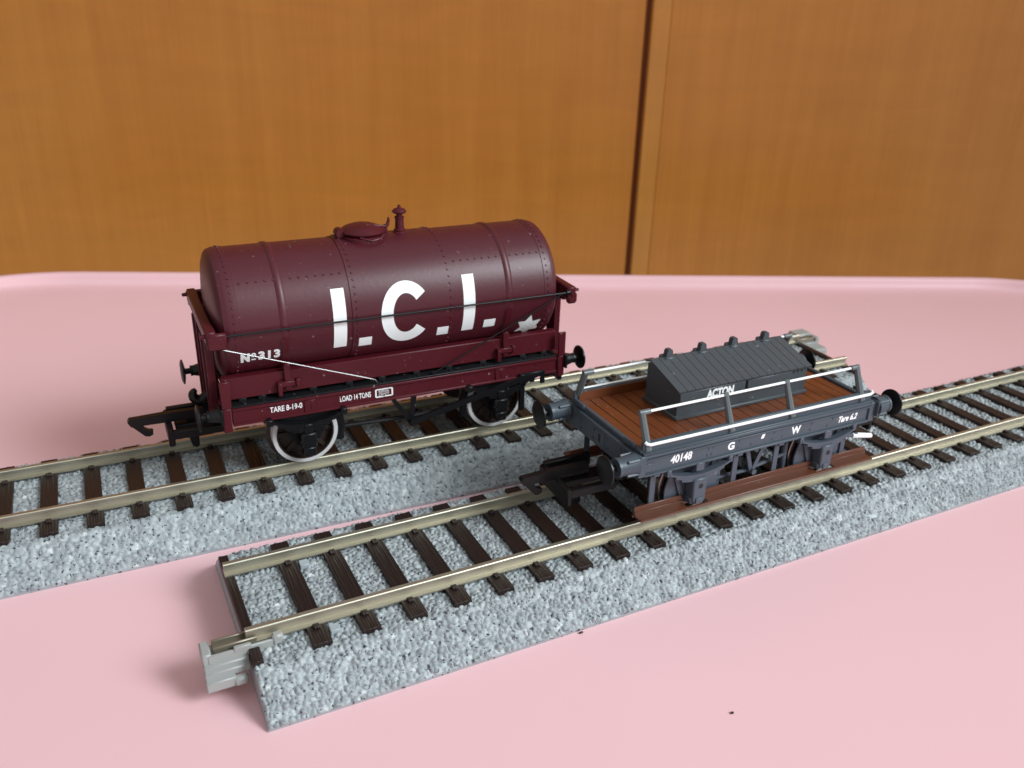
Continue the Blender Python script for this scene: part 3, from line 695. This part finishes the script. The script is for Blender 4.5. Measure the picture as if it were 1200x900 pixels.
for s in (-1, 1):
    hx = 65.4 if s < 0 else 118.2
    mb = MB(); x0, x1 = sorted((hx - s * 0.8, hx + s * 0.8)); mb.box(x0, x1, -12.2, 12.2, 19.9, 23.9, 0.15)
    xk = sorted((hx - s * 0.9, hx + s * 0.1)); mb.box(xk[0], xk[1], -11.4, 11.4, 23.7, 24.75, 0.2)
    xl = sorted((hx - s * 0.5, hx + s * 0.95)); mb.box(xl[0], xl[1], -11.8, 11.8, 23.55, 23.95, 0.1)
    xr = hx + s * 0.8
    for y in (-2.2, 2.2, -6.5, 6.5):
        mb.tube((xr - s * .1, y, 22.6), (xr + s * 0.15, y, 22.6), 0.35, n=8); mb.tube((xr - s * .1, y, 20.9), (xr + s * 0.15, y, 20.9), 0.35, n=8)
    mb.box(min(xr, xr + s * .12), max(xr, xr + s * .12), -1.6, 1.6, 20.6, 23.2, 0.04)
    for y in (-8.2, 8.2): mb.box(min(hx, hx + s * .45), max(hx, hx + s * .45), y - 1.6, y + 1.6, 24.3, 25.2, 0.15)
    mb.build('headstock', 'grey', W)
    mb = MB(); mb.box(min(xr - .05, xr + s * .16), max(xr, xr + s * .16), -0.35, 0.35, 21.1, 22.7, 0.1); mb.build('coupling_slot', 'black', W)
    for y in (-11.4, 11.4): buffer(W, xr, s, y, 22.6, 2.55, 1.6, 'grey', 'black', ext=5.6 if s < 0 else 4.6, base=1.95)
    coupling(W, xr, s, 17.3)
# handrails: posts leaning inwards, white rods
for s in (-1, 1):
    for u in (66.6, 84.2, 98.1, 115.4):
        mb = MB(); end = u in (66.6, 115.4)
        a, b_ = (u, s * 11.5, 24.6), (u - 0.1, s * 9.0, 30.6)
        mb.path([a, b_], [0.72, 0.46 if not end else 0.58], 8)
        if end:
            q = 1 if u < 90 else -1
            mb.tube((u - 0.1 - q * .5, s * 9.0, 30.5), (u + q * 1.5, s * 9.0, 30.5), 0.5, n=10)
        else: mb.tube((u - .55, s * 9.0, 30.5), (u + .35, s * 9.0, 30.5), 0.45, n=8)
        mb.box(u - 0.6, u + 0.6, min(s * 11.1, s * 11.6), max(s * 11.1, s * 11.6), 23.9, 25.9, 0.12)
        mb.build('handrail_post', 'post', W)
    mb = MB(); mb.tube((66.6, s * 9.0, 30.5), (115.4, s * 9.0, 30.5), 0.25, n=10); mb.build('handrail', 'white', W)
    mb = MB()
    mb.path([(65.9, s * 11.5, 26.3), (66.1, s * 11.8, 26.05), (66.7, s * 11.95, 25.85), (92, s * 11.95, 25.8), (117.0, s * 11.95, 25.8), (117.6, s * 11.85, 25.9), (117.7, s * 11.5, 26.2)], 0.28, 8)
    mb.build('lower_rail', 'white', W)
# tool chest
CX0, CX1 = 78.3, 108.6
mb = MB()
body = [(-3.4, 24.15), (6.3, 24.15), (6.3, 31.6), (5.2, 32.2), (-3.4, 29.8)]
mb.prism(body, 'x', CX0, CX1)
mb.box(CX0 - 0.45, CX1 + 0.45, -3.95, 6.6, 24.15, 24.95, 0.2)
chest = mb.build('tool_chest', 'chest', W)
mb = MB(); nb = 17; bw = (CX1 - CX0 + 0.9) / nb
for k in range(nb):
    a = CX0 - 0.45 + k * bw
    P = [(-4.0, 29.65), (5.1, 32.35), (6.6, 31.8), (6.6, 32.1), (5.2, 32.75), (-4.1, 30.0)]
    mb.prism(P, 'x', a + 0.05, a + bw - 0.05)
mb.prism([(-3.85, 29.68), (5.1, 32.38), (6.5, 31.83), (6.5, 32.0), (5.2, 32.64), (-3.95, 29.9)], 'x', CX0 - .3, CX1 + .3)
mb.build('lid', 'chest', chest)
for x0, x1 in ((CX0 + 0.1, 93.2), (93.7, CX1 - 4.2)):
    mb = MB(); mb.box(x0, x1, -3.95, -3.3, 27.1, 29.55, 0.12); fl = mb.build('lid_flap', 'chest', chest)
    if x0 < 90:
        mb = MB(); add_text(mb, "ACTON", lambda a, b_: (84.2 + 6.2 * a, -3.975, 27.5 + 1.75 * b_), bold=0.055); mb.build('lettering', 'white', fl, recalc=False)
mb = MB()
for x in (79.2, 80.2, 81.2, 105.4, 106.4, 107.4): mb.tube((x, -3.3, 29.0), (x, -3.55, 29.0), 0.2, n=8)
mb.build('chest_stud', 'chest', chest)
for u in (81.8, 89.5, 97.0, 104.8):
    mb = MB(); mb.prism([(u - .85, 32.3), (u + .85, 32.3), (u + .7, 33.3), (u + .58, 34.0), (u + .4, 34.25), (u - .4, 34.25), (u - .58, 34.0), (u - .7, 33.3)], 'y', 4.6, 5.7)
    mb.box(u - 1.1, u + 1.1, 4.2, 6.2, 32.0, 32.85, 0.2); mb.box(u - 1.5, u - .4, 5.4, 6.2, 32.0, 33.1, 0.25)
    mb.build('lid_lug', 'chest', chest)
# step boards with their hangers
for s in (-1, 1):
    ys = lambda a, b_: sorted((s * a, s * b_))
    mb = MB()
    cuts = [(65.3, 75.4), (80.0, 105.6), (110.2, 119.8)]
    for i, (a, b_) in enumerate(cuts):
        mb.box(a, b_, *ys(10.85, 11.15), 11.9, 13.6, 0.08); mb.box(a, b_, *ys(10.9, 12.85), 11.8, 12.15, 0.06)
        mb.box(a, b_, *ys(11.15, 11.4), 12.1, 12.7, 0.05)
    mb.box(65.3, 119.8, *ys(12.8, 13.35), 11.75, 12.2, 0.1)
    mb.box(65.3, 119.8, *ys(10.5, 10.85), 11.4, 12.0, 0.05)
    mb.build('step_board', 'step', W)
    for u, lean in ((68.9, 0), (86.9, 0), (96.5, 0), (113.6, 0)):
        mb = MB(); mb.box(u - 0.6, u + 0.6, *ys(10.5, 10.85), 11.9, 20.2, 0.08); mb.box(u - .75, u + .55, *ys(10.6, 11.9), 19.2, 20.0, 0.1)
        mb.build('step_hanger', 'grey2', W)
    mb = MB()
    mb.prism([(88.9, 20.1), (89.8, 20.1), (91.6, 14.4), (90.9, 14.0)], 'y', *ys(10.2, 10.6)); mb.prism([(93.4, 20.1), (94.3, 20.1), (91.8, 14.2), (91.0, 14.4)], 'y', *ys(10.2, 10.6))
    mb.tube((91.4, s * 9, 14.5), (91.4, s * 11.2, 14.5), 0.55, n=10)
    mb.build('brake_hanger', 'grey2', W)
    mb = MB(); rod(mb, (91.4, s * 9.8, 14.6), (100.6, s * 9.2, 15.5), 0.4); rod(mb, (91.4, s * 9.8, 14.4), (83.8, s * 9.2, 14.0), 0.4)
    for x_, q in ((77.6, 1), (107.4, -1)): mb.box(x_ + q * 7.0 - .7, x_ + q * 7.0 + .5, *ys(8.3, 9.5), 11.5, 18, 0.3)
    mb.build('brake_rigging', 'grey2', W)
for x in (77.6, 107.4):
    wheel_pair(W, x, 6.4, 'steel', 9.6)
    for s in (-1, 1):
        ys = lambda a, b_: sorted((s * a, s * b_))
        mb = MB(); mb.prism([(x - 4.4, 20.0), (x + 4.4, 20.0), (x + 5.0, 17.6), (x + 5.7, 15.2), (x + 5.7, 12.6), (x + 4.6, 12.2), (x - 4.6, 12.2), (x - 5.7, 12.6), (x - 5.7, 15.2), (x - 5.0, 17.6)], 'y', *ys(10.2, 10.5))
        mb.prism([(x - 5.0, 19.5), (x - 4.2, 19.5), (x - 1.8, 13.6), (x - 2.6, 13.2)], 'y', *ys(10.5, 10.9)); mb.prism([(x + 5.0, 19.5), (x + 4.2, 19.5), (x + 1.8, 13.6), (x + 2.6, 13.2)], 'y', *ys(10.5, 10.9))
        mb.build('axle_guard', 'grey2', W)
        mb = MB()
        for k, (hl, dz) in enumerate(((6.6, 0.0), (5.2, -.42), (3.9, -.84))):
            pts = [(x + hl * (-1 + j / 4), 17.7 + 1.4 * (hl / 6.6 * (-1 + j / 4)) ** 2 + dz) for j in range(9)]
            mb.prism(pts + [(a, b_ + 0.4) for a, b_ in pts[::-1]], 'y', *ys(11.3, 12.6))
        for e_ in (-6.6, 6.6): mb.box(x + e_ - .5, x + e_ + .5, *ys(11.2, 12.5), 18.9, 20.2, 0.12)
        mb.box(x - .9, x + .9, *ys(11.2, 12.4), 18.6, 20.2, 0.12)
        mb.build('leaf_spring', 'grey2', W)
        mb = MB(); mb.box(x - 1.45, x + 1.45, *ys(10.5, 13.0), 12.7, 17.4, 0.25); mb.box(x - 1.7, x + 1.7, *ys(10.5, 12.7), 12.3, 13.6, 0.2); mb.box(x - .8, x + .8, *ys(12.9, 13.25), 12.5, 13.6, 0.15)
        ab = mb.build('axle_box', 'grey2', W)
        mb = MB(); mb.tube((x + .1, s * 12.95, 15.9), (x + .1, s * 13.04, 15.9), 0.48, n=12); mb.build('oil_hole', 'black', ab)
mb = MB(); mb.tube((112.5, -11.2, 17.5), (116.2, -11.4, 17.2), 0.4, n=8); br = mb.build('brake_lever', 'grey2', W)
mb = MB(); mb.path([(115.0, -11.4, 17.2), (117, -11.4, 16.8), (120.2, -11.4, 16.1)], [0.5, 0.55, 0.5], 8); o = mb.build('lever_grip', 'white', br); tag(o, 'white painted lever end')

# ------------------------------------------------------------------ crumbs on the tray
MB.off = Vector((0, 0, 0))
def crumb(x, y, r, label):
    mb = MB(); bmesh.ops.create_icosphere(mb.bm, subdivisions=2, radius=1)
    for v in mb.bm.verts: v.co = Vector((x + v.co.x * r * rnd.uniform(.8, 1.6), y + v.co.y * r * rnd.uniform(.6, 1.0), 0.05 + (v.co.z + .6) * r * rnd.uniform(.5, .8)))
    tag(mb.build('crumb', 'crumb'), label, 'crumb')
crumb(49.5, -21.3, 0.28, 'tiny dark crumb touching the lower edge of the grey ballast')
crumb(60.4, -45.3, 0.24, 'tiny dark crumb lying alone on the bare pink tray')
